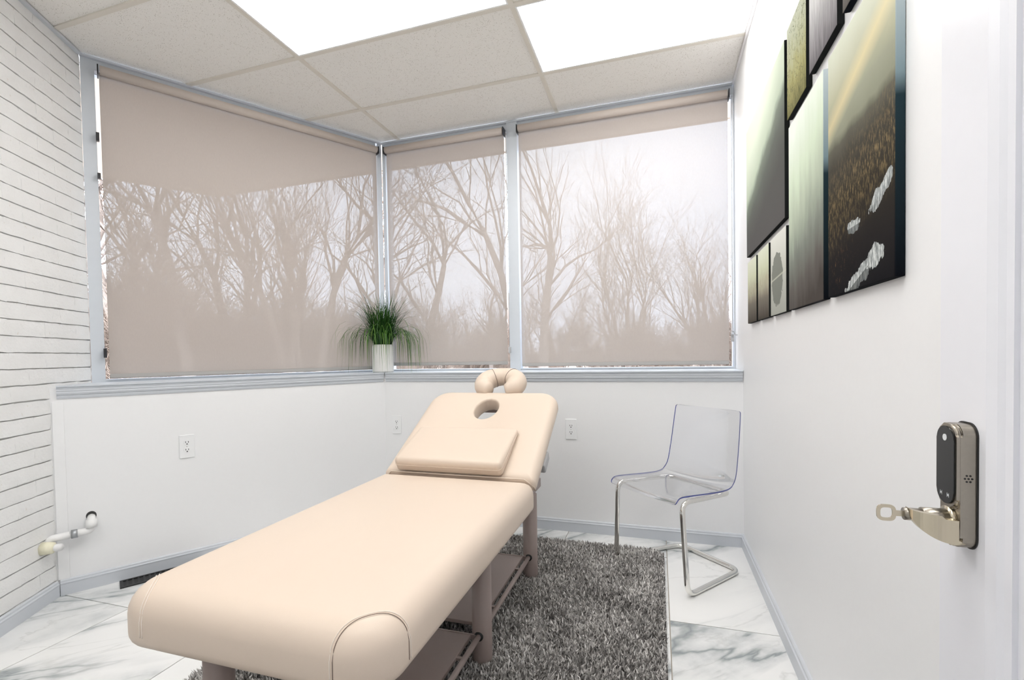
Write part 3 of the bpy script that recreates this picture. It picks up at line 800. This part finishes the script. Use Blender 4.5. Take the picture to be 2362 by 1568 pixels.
# ------------------------------------------------------------------ potted grass
def plant():
    c = Vector((.072, -.162, ZS)); t = thing('potted_grass', 'green grassy plant in a white ribbed pot on the sill corner', 'potted plant', c)
    prof = [(.070, 0), (.076, .004)]
    for k in range(12): z = .012+k*.0125; prof += [(.078, z), (.0765, z+.0062)]
    prof += [(.078, .165), (.076, .185), (.070, .200), (.066, .203), (.063, .198), (.062, .185)]
    bm = bmesh.new(); lathe(bm, prof, c, 40); finish('pot', bm, 'pot_glaze', t, True)
    bm = bmesh.new(); lathe(bm, [(.0615, .180), (.0615, .187)], c, 24); finish('soil', bm, 'soil', t)
    n = 640; Vs = []; Fs = []; at = []
    for i in range(n):
        a = random.uniform(0, 2*math.pi); r0 = .055*math.sqrt(random.random()); kind = random.random()
        ln = random.uniform(.24, .46) if kind < .62 else random.uniform(.34, .60)
        out = random.uniform(.05, .55) if kind < .62 else random.uniform(.5, 1.0)
        droop = random.uniform(.2, 1.2) if kind < .62 else random.uniform(1.6, 3.2)
        p = Vector((r0*math.cos(a), r0*math.sin(a), .185)); el = math.radians(90 - 38*out + random.uniform(-6, 6)); az = a + random.uniform(-.5, .5)
        w = random.uniform(.0016, .0034); seg = 9; st = ln/seg; sw = random.uniform(-.12, .12); col = min(1, max(0, random.gauss(.45 if kind < .62 else .72, .2)))
        base = len(Vs)
        for k in range(seg+1):
            f = k/seg; ww = w*(1-f*f*.92)
            # stay on the room side of both shades
            q = c + p; dl = NL.dot(q)-.075; dbk = -.07 - q.y
            if dl < 0: p += NL*(-dl)
            if dbk < 0: p.y += dbk
            if p.z < .004 and math.hypot(p.x, p.y) < .3: p.z = .004
            rr_ = math.hypot(p.x, p.y)
            if p.z < .2 and rr_ < .084: p.x *= .084/max(rr_, .01) if rr_ > .064 else 1; p.y *= .084/max(rr_, .01) if rr_ > .064 else 1
            sd = Vector((-math.sin(az), math.cos(az), 0))*ww
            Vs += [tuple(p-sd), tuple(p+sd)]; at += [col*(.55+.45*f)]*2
            d = Vector((math.cos(el)*math.cos(az), math.cos(el)*math.sin(az), math.sin(el)))
            p = p + d*st; el -= droop*st*(1.2+3.2*f)*1.6; az += sw
            el = max(el, -1.5)
        for k in range(seg): b = base+2*k; Fs.append((b, b+1, b+3, b+2))
    me = bpy.data.meshes.new('grass_foliage'); me.from_pydata(Vs, [], Fs); me.update(); me.shade_smooth()
    av = me.attributes.new('tuft', 'FLOAT', 'POINT'); av.data.foreach_set('value', at)
    me.materials.append(M['grass_blade']); o = bpy.data.objects.new('grass_foliage', me); COL.objects.link(o); o.parent = t; o['kind'] = 'stuff'
plant()

# ------------------------------------------------------------------ canvases
CT = .018
def canvas_material(kind):
    b = NB_('canvas_print_'+kind); n = b.coord('Generated'); x, y, z = b.sep(n)
    s = b.math('SUBTRACT', 1.0, y); t = z                                   # s from far to near edge, t upwards
    v = b.comb(s, t, 0.0)
    def band(x, c, w): return b.math('SUBTRACT', 1.0, b.math('DIVIDE', b.math('ABSOLUTE', b.math('SUBTRACT', x, c)), w), clamp=True)
    if kind == 'mountain':
        tt = b.math('ADD', t, b.math('MULTIPLY', b.math('SUBTRACT', b.noise(v, 6, 4), .5), .05))
        c = b.ramp(tt, [(0, (.006, .006, .008)), (.16, (.016, .014, .014)), (.36, (.035, .03, .022)), (.52, (.06, .055, .045)), (.595, (.12, .115, .09)), (.635, (.27, .28, .21)), (.72, (.33, .34, .26)), (.80, (.46, .46, .33)), (1, (.66, .69, .58))])
        gl = band(b.math('SUBTRACT', t, b.math('MULTIPLY', s, .2)), .69, .075); c = b.mix(b.math('MULTIPLY', gl, .5), c, (.88, .74, .42))
        gr = b.noise(b.mapping(v, scale=(2.2, 1, 1)), 26, 5, .7)
        gm = b.math('MULTIPLY', band(b.math('ADD', t, b.math('MULTIPLY', s, -.12)), .34, .20), b.ramp(gr, [(.48, (0, 0, 0)), (.68, (1, 1, 1))]))
        c = b.mix(b.math('MULTIPLY', gm, .75), c, (.40, .29, .14))
        c = b.mix(b.math('MULTIPLY', b.math('MULTIPLY', band(t, .12, .16), b.ramp(gr, [(.58, (0, 0, 0)), (.72, (1, 1, 1))])), b.math('MULTIPLY', band(s, .2, .35), .8)), c, (.30, .16, .07))
        def rock(c, cs, ct, a, bb, rot, dark=.6):
            q = b.mapping(v, loc=(-cs, -ct, 0)); q = b.mapping(q, rot=(0, 0, rot)); q = b.mapping(q, scale=(1/a, 1/bb, 1))
            qx, qy, _ = b.sep(q); d = b.math('SQRT', b.math('ADD', b.math('MULTIPLY', qx, qx), b.math('MULTIPLY', qy, qy)))
            d = b.math('ADD', d, b.math('MULTIPLY', b.math('SUBTRACT', b.noise(v, 10, 5, .65), .5), 2.2))
            msk = b.math('LESS_THAN', d, 1.0)
            tex = b.ramp(b.noise(b.mapping(v, scale=(3, 1, 1), rot=(0, 0, .4)), 20, 5, .7), [(.36, (.10, .11, .11)), (.52, (.45, .48, .48)), (.66, (.86, .88, .86))])
            sh = b.mix(b.math('MULTIPLY', b.math('LESS_THAN', qy, -.05), dark), tex, (.04, .045, .045))
            return b.mix(msk, c, sh)
        c = rock(c, .83, .290, .17, .030, -.30, .2); c = rock(c, .56, .045, .24, .034, -.22, .75); c = rock(c, .76, .088, .12, .036, -.1, .1); c = rock(c, .47, .235, .10, .024, 0, .6)
    elif kind == 'valley':
        r = b.math('ADD', t, b.math('MULTIPLY', b.math('SUBTRACT', b.noise(v, 5, 4), .5), .12))
        r = b.math('SUBTRACT', r, b.math('MULTIPLY', s, .40))
        c = b.ramp(r, [(0, (.10, .10, .095)), (.22, (.13, .14, .125)), (.34, (.20, .23, .19)), (.42, (.48, .55, .44)), (.70, (.66, .72, .60))])
        c = b.mix(b.ramp(t, [(0, (.8, .8, .8)), (.35, (0, 0, 0))]), c, (.11, .105, .105))
    elif kind == 'mist':
        r = b.math('ADD', t, b.math('MULTIPLY', b.math('SUBTRACT', b.noise(b.mapping(v, scale=(1, .35, 1)), 7, 4), .5), .28))
        r = b.math('SUBTRACT', r, b.math('MULTIPLY', b.math('SUBTRACT', s, .5), .18))
        c = b.ramp(r, [(0, (.07, .06, .055)), (.15, (.13, .12, .11)), (.32, (.22, .24, .21)), (.5, (.44, .50, .40)), (.72, (.64, .74, .58)), (1, (.82, .88, .80))])
    elif kind == 'reeds':
        r = b.math('ADD', t, b.math('MULTIPLY', b.math('SUBTRACT', b.noise(b.mapping(v, scale=(3, .4, 1)), 9, 4), .5), .2))
        c = b.ramp(r, [(0, (.07, .06, .05)), (.3, (.20, .18, .15)), (.45, (.42, .40, .30)), (.7, (.60, .63, .46)), (1, (.72, .75, .62))])
        st = b.math('GREATER_THAN', b.noise(b.mapping(v, scale=(6, 1, 1)), 6, 3), .60)
        c = b.mix(b.math('MULTIPLY', b.math('MULTIPLY', st, band(t, .5, .22)), .7), c, (.26, .13, .07))
    elif kind == 'lake':
        c = b.ramp(t, [(0, (.38, .39, .35)), (.45, (.50, .51, .46)), (.55, (.55, .56, .50)), (1, (.74, .75, .70))])
        q = b.mapping(v, loc=(-.45, -.44, 0)); q = b.mapping(q, scale=(1/.36, 1/.33, 1)); qx, qy, _ = b.sep(q)
        d = b.math('ADD', b.math('SQRT', b.math('ADD', b.math('MULTIPLY', qx, qx), b.math('MULTIPLY', qy, qy))), b.math('MULTIPLY', b.math('SUBTRACT', b.noise(v, 12, 4), .5), .5))
        c = b.mix(b.math('MULTIPLY', b.math('LESS_THAN', d, 1.0), .8), c, (.15, .16, .14))
        c = b.mix(b.math('MULTIPLY', b.math('GREATER_THAN', band(b.math('SUBTRACT', t, b.math('MULTIPLY', s, .05)), .44, .012), .1), .6), c, (.6, .6, .5))
    elif kind == 'birch':
        w = b.noise(b.mapping(v, scale=(3.5, .8, 1)), 6, 5, .65)
        c = b.ramp(b.math('ADD', t, b.math('MULTIPLY', b.math('SUBTRACT', w, .5), .8)), [(0, (.16, .15, .06)), (.35, (.36, .34, .15)), (.6, (.42, .43, .27)), (1, (.50, .53, .42))])
        br = b.math('LESS_THAN', b.math('ABSOLUTE', b.math('SUBTRACT', b.noise(v, 6, 5, .6, 1.2), .5)), .012); c = b.mix(b.math('MULTIPLY', br, .7), c, (.10, .11, .06))
    else:  # streaks
        w = b.noise(b.mapping(v, scale=(7, .5, 1)), 5, 4, .6)
        c = b.ramp(b.math('ADD', t, b.math('MULTIPLY', b.math('SUBTRACT', w, .5), .7)), [(0, (.14, .13, .14)), (.35, (.36, .35, .36)), (.6, (.60, .60, .60)), (1, (.74, .74, .75))])
    # the print wraps the edge: the wrapped sides are dark
    nm = b.sep(b.new('ShaderNodeNewGeometry').outputs['True Normal'])
    side = b.math('LESS_THAN', b.math('ABSOLUTE', nm[0]), .5)
    up = b.ramp(t, [(0, (.004, .005, .008)), (.55, (.02, .04, .05)), (.62, (.22, .30, .33)), (1, (.55, .62, .64))]) if kind in ('mountain', 'mist') else (.012, .013, .013)
    c = b.mix(side, c, up)
    sat = b.mix(1.0, c, c)
    return b.done(b.principled(sat, .8, 0, b.bump(b.noise(b.coord('Object'), 900, 1), .1, .0004), .06))
CV = [('mountain', -1.785, -2.145, 1.250, 1.858, 'canvas of a grassy mountainside with pale rocks'),
      ('mist', -1.402, -1.747, 1.250, 1.856, 'canvas of pale green mist fading to dark, next to the rocky mountainside canvas'),
      ('valley', -.620, -1.348, 1.575, 2.180, 'large canvas of a dark wooded slope under a pale sky, nearest the window'),
      ('reeds', -.640, -.850, 1.250, 1.545, 'small canvas of grey-green mist at the lower window-side end of the set'),
      ('reeds', -.885, -1.097, 1.250, 1.545, 'small canvas of red-brown reeds between two other small canvases'),
      ('lake', -1.132, -1.364, 1.250, 1.545, 'small pale canvas of a tree mirrored in still water'),
      ('birch', -1.385, -1.597, 1.888, 2.185, 'small canvas of yellow-green birch twigs in the upper row'),
      ('streaks', -1.628, -1.848, 1.905, 2.195, 'small grey canvas with pale vertical streaks in the upper row'),
      ('mist', -1.885, -2.105, 1.905, 2.195, 'small pale canvas above the rocky mountainside canvas')]
CMAT = {}
for kind, ya, yb, za, zb_, lab in CV:
    ya, yb = (-3.2005+(q+3.2005)*1.040 for q in (ya, yb)); za, zb_ = (1.1159+(q-1.1159)*1.040 for q in (za, zb_))
    if kind not in CMAT: CMAT[kind] = canvas_material(kind)
    o = box_obj('canvas_print', (W-CT, W-.0005, yb, ya, za, zb_), CMAT[kind], None, None, .002, (W-.009, (ya+yb)/2, (za+zb_)/2))
    tag(o, lab, 'wall art', 'landscape canvases on the wall')

# ------------------------------------------------------------------ open door with lock, key
def door():
    DX = 2.402; yf, yh = -2.352, -3.19
    t = bpy.data.objects.new('door_1', None); COL.objects.link(t); t.location = (DX+.02, yh, .01); struct(t, 'white panelled door standing open along the wall', 'door')
    st = .104
    box_obj('stile', (DX, DX+.044, yf-st, yf, .012, 2.12), 'door_paint', t, None, .0015)
    box_obj('stile', (DX, DX+.044, yh, yh+st, .012, 2.12), 'door_paint', t, None, .0015)
    box_obj('rail', (DX, DX+.044, yh+st, yf-st, .012, .24), 'door_paint', t, None, .0015)
    box_obj('rail', (DX, DX+.044, yh+st, yf-st, 1.99, 2.12), 'door_paint', t, None, .0015)
    pa = box_obj('panel', (DX+.018, DX+.032, yh+st, yf-st, .24, 1.99), 'door_paint', t)
    for y, s in ((yf-st, -1), (yh+st, 1)):
        bm = bmesh.new(); prism(bm, [(0, 0), (.018, 0), (.018, .026), (.012, .026), (.009, .018), (.004, .012)], lambda p: Vector((DX+p[0], y+s*p[1], .24)), lambda p: Vector((DX+p[0], y+s*p[1], 1.99)))
        finish('panel_moulding', bm, 'door_paint', pa)
    # smart lock body
    yN, yF = -2.440, -2.394; xw = DX
    lk = bpy.data.objects.new('door_lock', None); COL.objects.link(lk); lk.parent = t; lk.location = Vector((DX, -2.42, .93)) - world_loc(t)
    lk['label'] = 'brushed nickel keypad lock with lever'
    def plate(name, x0, x1, ya, yb, za, zb, r, mat, bev=.004, parent=lk):
        bm = bmesh.new(); o2 = rr_outline(ya, yb, za, zb, (r,)*4, 0, 8)
        prism(bm, o2, lambda p: Vector((x0, p[0], p[1])), lambda p: Vector((x1, p[0], p[1])))
        if bev: bmesh.ops.bevel(bm, geom=[e for e in bm.edges if all(abs(v.co.x-x0) < 1e-6 for v in e.verts)], offset=bev, segments=3, affect='EDGES')
        return finish(name, bm, mat, parent, False)
    plate('gasket', DX-.0015, DX, yN-.002, yF+.002, .847, 1.016, .018, 'rubber_black', 0)
    plate('escutcheon', DX-.0185, DX-.0015, yN, yF, .849, 1.014, .016, 'nickel', .003)
    plate('escutcheon', DX-.0225, DX-.018, yN+.0003, yF-.0003, .899, 1.0137, .016, 'nickel', .003)
    plate('keypad_glass', DX-.0245, DX-.0222, yN+.003, yF-.003, .905, 1.010, .018, 'lock_glass', .0006)
    plate('keypad_mark', DX-.0250, DX-.0244, -2.4215, -2.4125, .990, .999, .0044, 'lock_mark', 0)
    for y in (-2.425, -2.409): plate('keypad_mark', DX-.0250, DX-.0244, y-.002, y+.002, .9165, .9185, .0009, 'lock_mark', 0)
    for k in range(7):
        a = k*math.pi/3; q = (0, 0) if k == 6 else (.0038*math.cos(a), .0045*math.sin(a))
        cx, cz = DX-.0100+q[0], .944+q[1]
        tube_obj('speaker_hole', [(cx, yN-.0004, cz), (cx, yN+.002, cz)], .0013, 'rubber_black', lk, 8)
    # lever: hub, flat grip, curved blade, lower bar
    yc, zc = -2.417, .884
    tube_obj('lever_hub', [(DX-.018, yc, zc), (DX-.050, yc, zc)], .0125, 'nickel', lk, 24)
    tube_obj('lever_collar', [(DX-.018, yc, zc), (DX-.023, yc, zc)], .017, 'nickel_bright', lk, 24)
    bm = bmesh.new(); prev = None; ns = 16
    for k in range(ns+1):
        f = k/ns; a = f*math.pi/2
        x = DX-.022 - .046*math.cos(a); zt_ = zc+.012 - .003*f; zl = zc+.004 - .031*math.sin(a)**1.25
        yy = yc - .003 - .020*math.sin(a)
        ring = [bm.verts.new((x, yy-.005, zt_ if k < ns*.8 else zt_-.004)), bm.verts.new((x, yy+.005, zt_ if k < ns*.8 else zt_-.004)), bm.verts.new((x, yy+.005, zl)), bm.verts.new((x, yy-.005, zl))]
        if prev:
            for q in range(4): bm.faces.new((prev[q], prev[(q+1) % 4], ring[(q+1) % 4], ring[q]))
        else: bm.faces.new(ring[::-1])
        prev = ring
    bm.faces.new(prev); finish('lever_blade', bm, 'nickel_bright', lk)
    tube_obj('lever_bar', [(DX-.028, yc-.020, zc-.026), (DX-.004, yc-.016, zc-.026)], .0038, 'nickel_bright', lk, 12)
    tube_obj('key_cylinder', [(DX-.048, yc, zc+.002), (DX-.071, yc, zc+.002)], .0085, 'nickel', lk, 20)
    # key in the cylinder
    kx = DX-.071; kz = zc+.002
    kt = thing('key', 'small nickel key standing in the door lock', 'key', (kx, yc, kz))
    box_obj('blade', (kx-.012, kx+.004, yc-.0011, yc+.0011, kz-.0038, kz+.0038), 'nickel_bright', kt)
    bm = bmesh.new(); n = 28; pts = []
    def sq(a, rx, rz): c, s = math.cos(a), math.sin(a); e = .62; return (rx*math.copysign(abs(c)**e, c), rz*math.copysign(abs(s)**e, s))
    cx = kx-.0205; R = []
    for y in (yc-.0012, yc+.0012):
        for rx, rz in ((.0115, .0115), (.0072, .0074)): R.append([bm.verts.new((cx+sq(2*math.pi*k/n, rx, rz)[0], y, kz+sq(2*math.pi*k/n, rx, rz)[1])) for k in range(n)])
    for A, B in ((0, 1), (2, 3), (0, 2), (1, 3)):
        for k in range(n): bm.faces.new((R[A][k], R[A][(k+1) % n], R[B][(k+1) % n], R[B][k]))
    finish('bow', bm, 'nickel_bright', kt)
door()
struct(box_obj('trim_3', (2.385, W, -3.33, -3.20, 0, 2.2), 'door_paint'), 'white door jamb post beside the open door', 'door jamb')

# ------------------------------------------------------------------ outside
GZ = -.55
def outside():
    # ground rising gently to a wooded bank
    bm = bmesh.new(); xs = np.linspace(-48, 22, 36); ys = np.linspace(-14, 52, 34); g = []
    for y in ys:
        row = []
        for x in xs:
            d = math.hypot(x-1, y+1); z = GZ + max(0, d-12)*.045 + .12*math.sin(x*.7)*math.cos(y*.6)
            row.append(bm.verts.new((x, y, z)))
        g.append(row)
    for j in range(len(ys)-1):
        for i in range(len(xs)-1):
            # leave the room's own footprint free
            if -2.2 < xs[i] < 3.6 and -5.5 < ys[j] < .8: continue
            bm.faces.new((g[j][i], g[j][i+1], g[j+1][i+1], g[j+1][i]))
    o = finish('leafy_ground', bm, 'ground_litter', None, True); o['kind'] = 'structure'; o['label'] = 'leaf covered ground outside the windows'; o['category'] = 'ground'
    # roof overhang outside the windows
    poly = [(-.12, .10), (W+1.0, .10), (W+1.0, .452), (-2.165, .46), (-3.7, -1.76), (PP.x-.25, PP.y+.05)]
    slab_obj_ = slab_obj('roof_overhang', poly, 2.752, 2.80, 'soffit_paint'); struct(slab_obj_, 'beige roof overhang outside the windows', 'roof overhang')
    bm = bmesh.new(); e = [Vector((W+1, .452, 0)), Vector((-2.165, .46, 0)), Vector((-3.7, -1.76, 0))]
    for a, b in zip(e, e[1:]):
        d = (b-a).normalized(); nn = Vector((d.y, -d.x, 0)); f = lambda v, a=a, d=d, nn=nn: a + d*v.x + nn*v.y + Vector((0, 0, v.z))
        bx(bm, 0, (b-a).length, 0, .02, 2.742, 2.95, f)
    finish('fascia_board', bm, 'soffit_paint', slab_obj_)
outside()

def tree_mesh(name, seed, height, r0, spread, lean, depth, forks, twig_density=1.0, upright=.35, first=.35):
    rg = random.Random(seed); segs = []
    def grow(p, d, L, r, lv):
        n = 5 if lv == 0 else (4 if lv == 1 else 3)
        pts = [(p.copy(), r)]; q = p.copy(); dd = d.copy(); kids = []
        taper = .45 if lv == 0 else .35
        for k in range(n):
            jit = .09 if lv == 0 else .20
            dd = (dd + Vector((rg.gauss(0, jit), rg.gauss(0, jit), rg.gauss(0, jit*.6) + upright*.10))).normalized()
            q = q + dd*(L/n); f = (k+1)/n; pts.append((q.copy(), r*(1-(1-taper)*f)))
            if lv < depth:
                nk = (1 if rg.random() < .75 else 2) if f >= first or lv > 0 else 0
                for _ in range(nk if lv > 0 else nk + (1 if f > .6 else 0)): kids.append((q.copy(), dd.copy(), f, r*(1-(1-taper)*f)))
        segs.append((pts, lv))
        for (kp, kd, f, kr) in kids:
            a = rg.uniform(0, 2*math.pi); s, u = frame_of(kd); ang = rg.uniform(.35, .85)*spread
            nd = (kd*math.cos(ang) + (s*math.cos(a) + u*math.sin(a))*math.sin(ang) + Vector((0, 0, upright*.4))).normalized()
            grow(kp, nd, L*rg.uniform(.42, .68)*(1.1-.25*f), max(kr*rg.uniform(.42, .66), .004), lv+1)
        if lv < depth:   # leader forks at the tip
            for _ in range(2):
                a = rg.uniform(0, 2*math.pi); s, u = frame_of(dd); ang = rg.uniform(.15, .45)*spread
                nd = (dd*math.cos(ang) + (s*math.cos(a) + u*math.sin(a))*math.sin(ang)).normalized()
                grow(q.copy(), nd, L*rg.uniform(.5, .72), max(r*taper*.85, .004), lv+1)
    for k in range(forks):
        a = 2*math.pi*k/forks + rg.uniform(-.4, .4); tilt = (.0 if forks == 1 else rg.uniform(.12, .30))
        d = Vector((math.cos(a)*tilt + lean[0], math.sin(a)*tilt + lean[1], 1)).normalized()
        grow(Vector((math.cos(a)*r0*.5*(forks > 1), math.sin(a)*r0*.5*(forks > 1), -.3)), d, height*rg.uniform(.42, .5), r0*(1 if k == 0 else .8), 0)
    out = []
    for want in (0, 1):
        V = []; F = []
        for pts, lv in segs:
            if (lv >= 2) != bool(want): continue
            n = 6 if lv == 0 else (4 if lv == 1 else 3); base = len(V); prev = None
            for i, (p, r) in enumerate(pts):
                t = (pts[min(i+1, len(pts)-1)][0] - pts[max(i-1, 0)][0]).normalized(); s, u = frame_of(t)
                if prev is not None: s = (prev - t*prev.dot(t)).normalized(); u = t.cross(s)
                prev = s
                for k in range(n): a = 2*math.pi*k/n; V.append(tuple(p + (s*math.cos(a)+u*math.sin(a))*max(r, .0035)))
            for i in range(len(pts)-1):
                for k in range(n): F.append((base+i*n+k, base+i*n+(k+1) % n, base+(i+1)*n+(k+1) % n, base+(i+1)*n+k))
        me = bpy.data.meshes.new(name); me.from_pydata(V, [], F); me.update(); me.shade_smooth(); me.materials.append(M['bark' if want == 0 else 'twig']); out.append(me)
    return out
def ray_pos(px, dist):
    """direction of sight of column px at horizon height -> a spot on the ground at that distance"""
    a = math.atan2(px-1181, 1089.0) + math.radians(-17.218)
    x, y = CAM[0]+math.sin(a)*dist, CAM[1]+math.cos(a)*dist
    d = math.hypot(x-1, y+1); return Vector((x, y, GZ + max(0, d-12)*.045))
def plant_tree(meshes, pos, rz, sc, label, group=None, name='bare_tree'):
    t = thing(name, label, 'tree' if name == 'bare_tree' else 'shrub', pos, group); t.rotation_euler = (0, 0, rz); t.scale = (sc, sc, sc)
    for nm, me in zip(('trunk', 'twigs') if name == 'bare_tree' else ('stems', 'twigs'), meshes):
        o = bpy.data.objects.new(nm, me); COL.objects.link(o); o.parent = t
        if nm == 'twigs': o['kind'] = 'stuff'
def forest():
    K = {}
    K['tall'] = tree_mesh('tree_tall', 3, 13, .20, .8, (0, 0), 3, 1, first=.55)
    K['lean'] = tree_mesh('tree_lean', 5, 13, .22, .8, (-.28, .0), 3, 1, first=.5)
    K['fork'] = tree_mesh('tree_fork', 9, 12, .20, .8, (0, 0), 3, 2, first=.5)
    K['fan'] = tree_mesh('tree_fan', 12, 9, .13, .9, (0, 0), 3, 4, first=.25, upright=.6)
    K['slim'] = tree_mesh('tree_slim', 15, 12, .11, .75, (.06, 0), 3, 1, first=.5, upright=.5)
    K['fan2'] = tree_mesh('tree_fan2', 21, 8, .10, .95, (0, 0), 3, 5, first=.2, upright=.7)
    K['shrub'] = tree_mesh('shrub_a', 31, 3.4, .035, 1.0, (0, 0), 3, 7, first=.1, upright=.4)
    K['shrub2'] = tree_mesh('shrub_b', 33, 2.8, .03, 1.1, (.05, 0), 3, 8, first=.1, upright=.3)
    hero = [('lean', 375, 15, .1, .95, 'bare tree with a thick leaning trunk beyond the angled window'),
            ('tall', 455, 13, 1.0, .9, 'bare tree with a straight thick trunk beyond the angled window'),
            ('fork', 560, 17, 2.0, 1.0, 'bare fork-trunked tree beyond the middle of the angled window'),
            ('fan', 690, 14, .4, 1.15, 'bare tree with many trunks spreading upward beyond the angled window'),
            ('lean', 800, 19, 3.0, 1.0, 'bare leaning tree beyond the angled window near the corner post'),
            ('lean', 925, 15, 3.3, .8, 'bare tree arching over beyond the narrow back window'),
            ('slim', 1128, 16, .8, .85, 'slim crooked bare tree beyond the narrow back window'),
            ('fork', 1235, 12.5, 1.2, .95, 'big bare double-trunked tree beyond the mullion of the back windows'),
            ('fan2', 1440, 17, .3, 1.0, 'wide bushy bare tree fanning out beyond the wide back window'),
            ('fan', 1640, 21, 1.6, .9, 'low bushy bare tree beyond the wide back window near the canvases')]
    for k, px, d, rz, sc, lab in hero: plant_tree(K[k], ray_pos(px, d), rz, sc, lab)
    rg = random.Random(4); L2 = 'slender bare winter tree in the woods outside'
    for i in range(24):
        px = rg.uniform(120, 930) if i < 11 else rg.uniform(930, 1720)
        d = rg.uniform(21, 36); sc = rg.uniform(.75, 1.15)
        if px > 960: sc *= .62; d += 3
        plant_tree(K[rg.choice(['tall', 'slim', 'fork', 'lean', 'fan'])], ray_pos(px, d), rg.uniform(0, 6.28), sc, L2, 'background winter trees')
    for k, px, d, sc in (('fan', 1800, 22, .8), ('slim', 1960, 24, .75), ('fork', 2090, 21, .7), ('tall', 40, 22, .9), ('fan', 1720, 26, .8)):
        plant_tree(K[k], ray_pos(px, d), px*.01, sc, L2, 'background winter trees')
    L3 = 'leafless brown brush in the thicket outside the windows'
    for i in range(80):
        px = 60 + 2060*(i+rg.random())/80; d = rg.uniform(14, 30); sc = rg.uniform(.6, 1.45)
        plant_tree(K[rg.choice(['shrub', 'shrub2'])], ray_pos(px, d), rg.uniform(0, 6.28), sc*(1 if px < 1000 else .85), L3, 'brush thicket outside', 'brush_shrub')
forest()
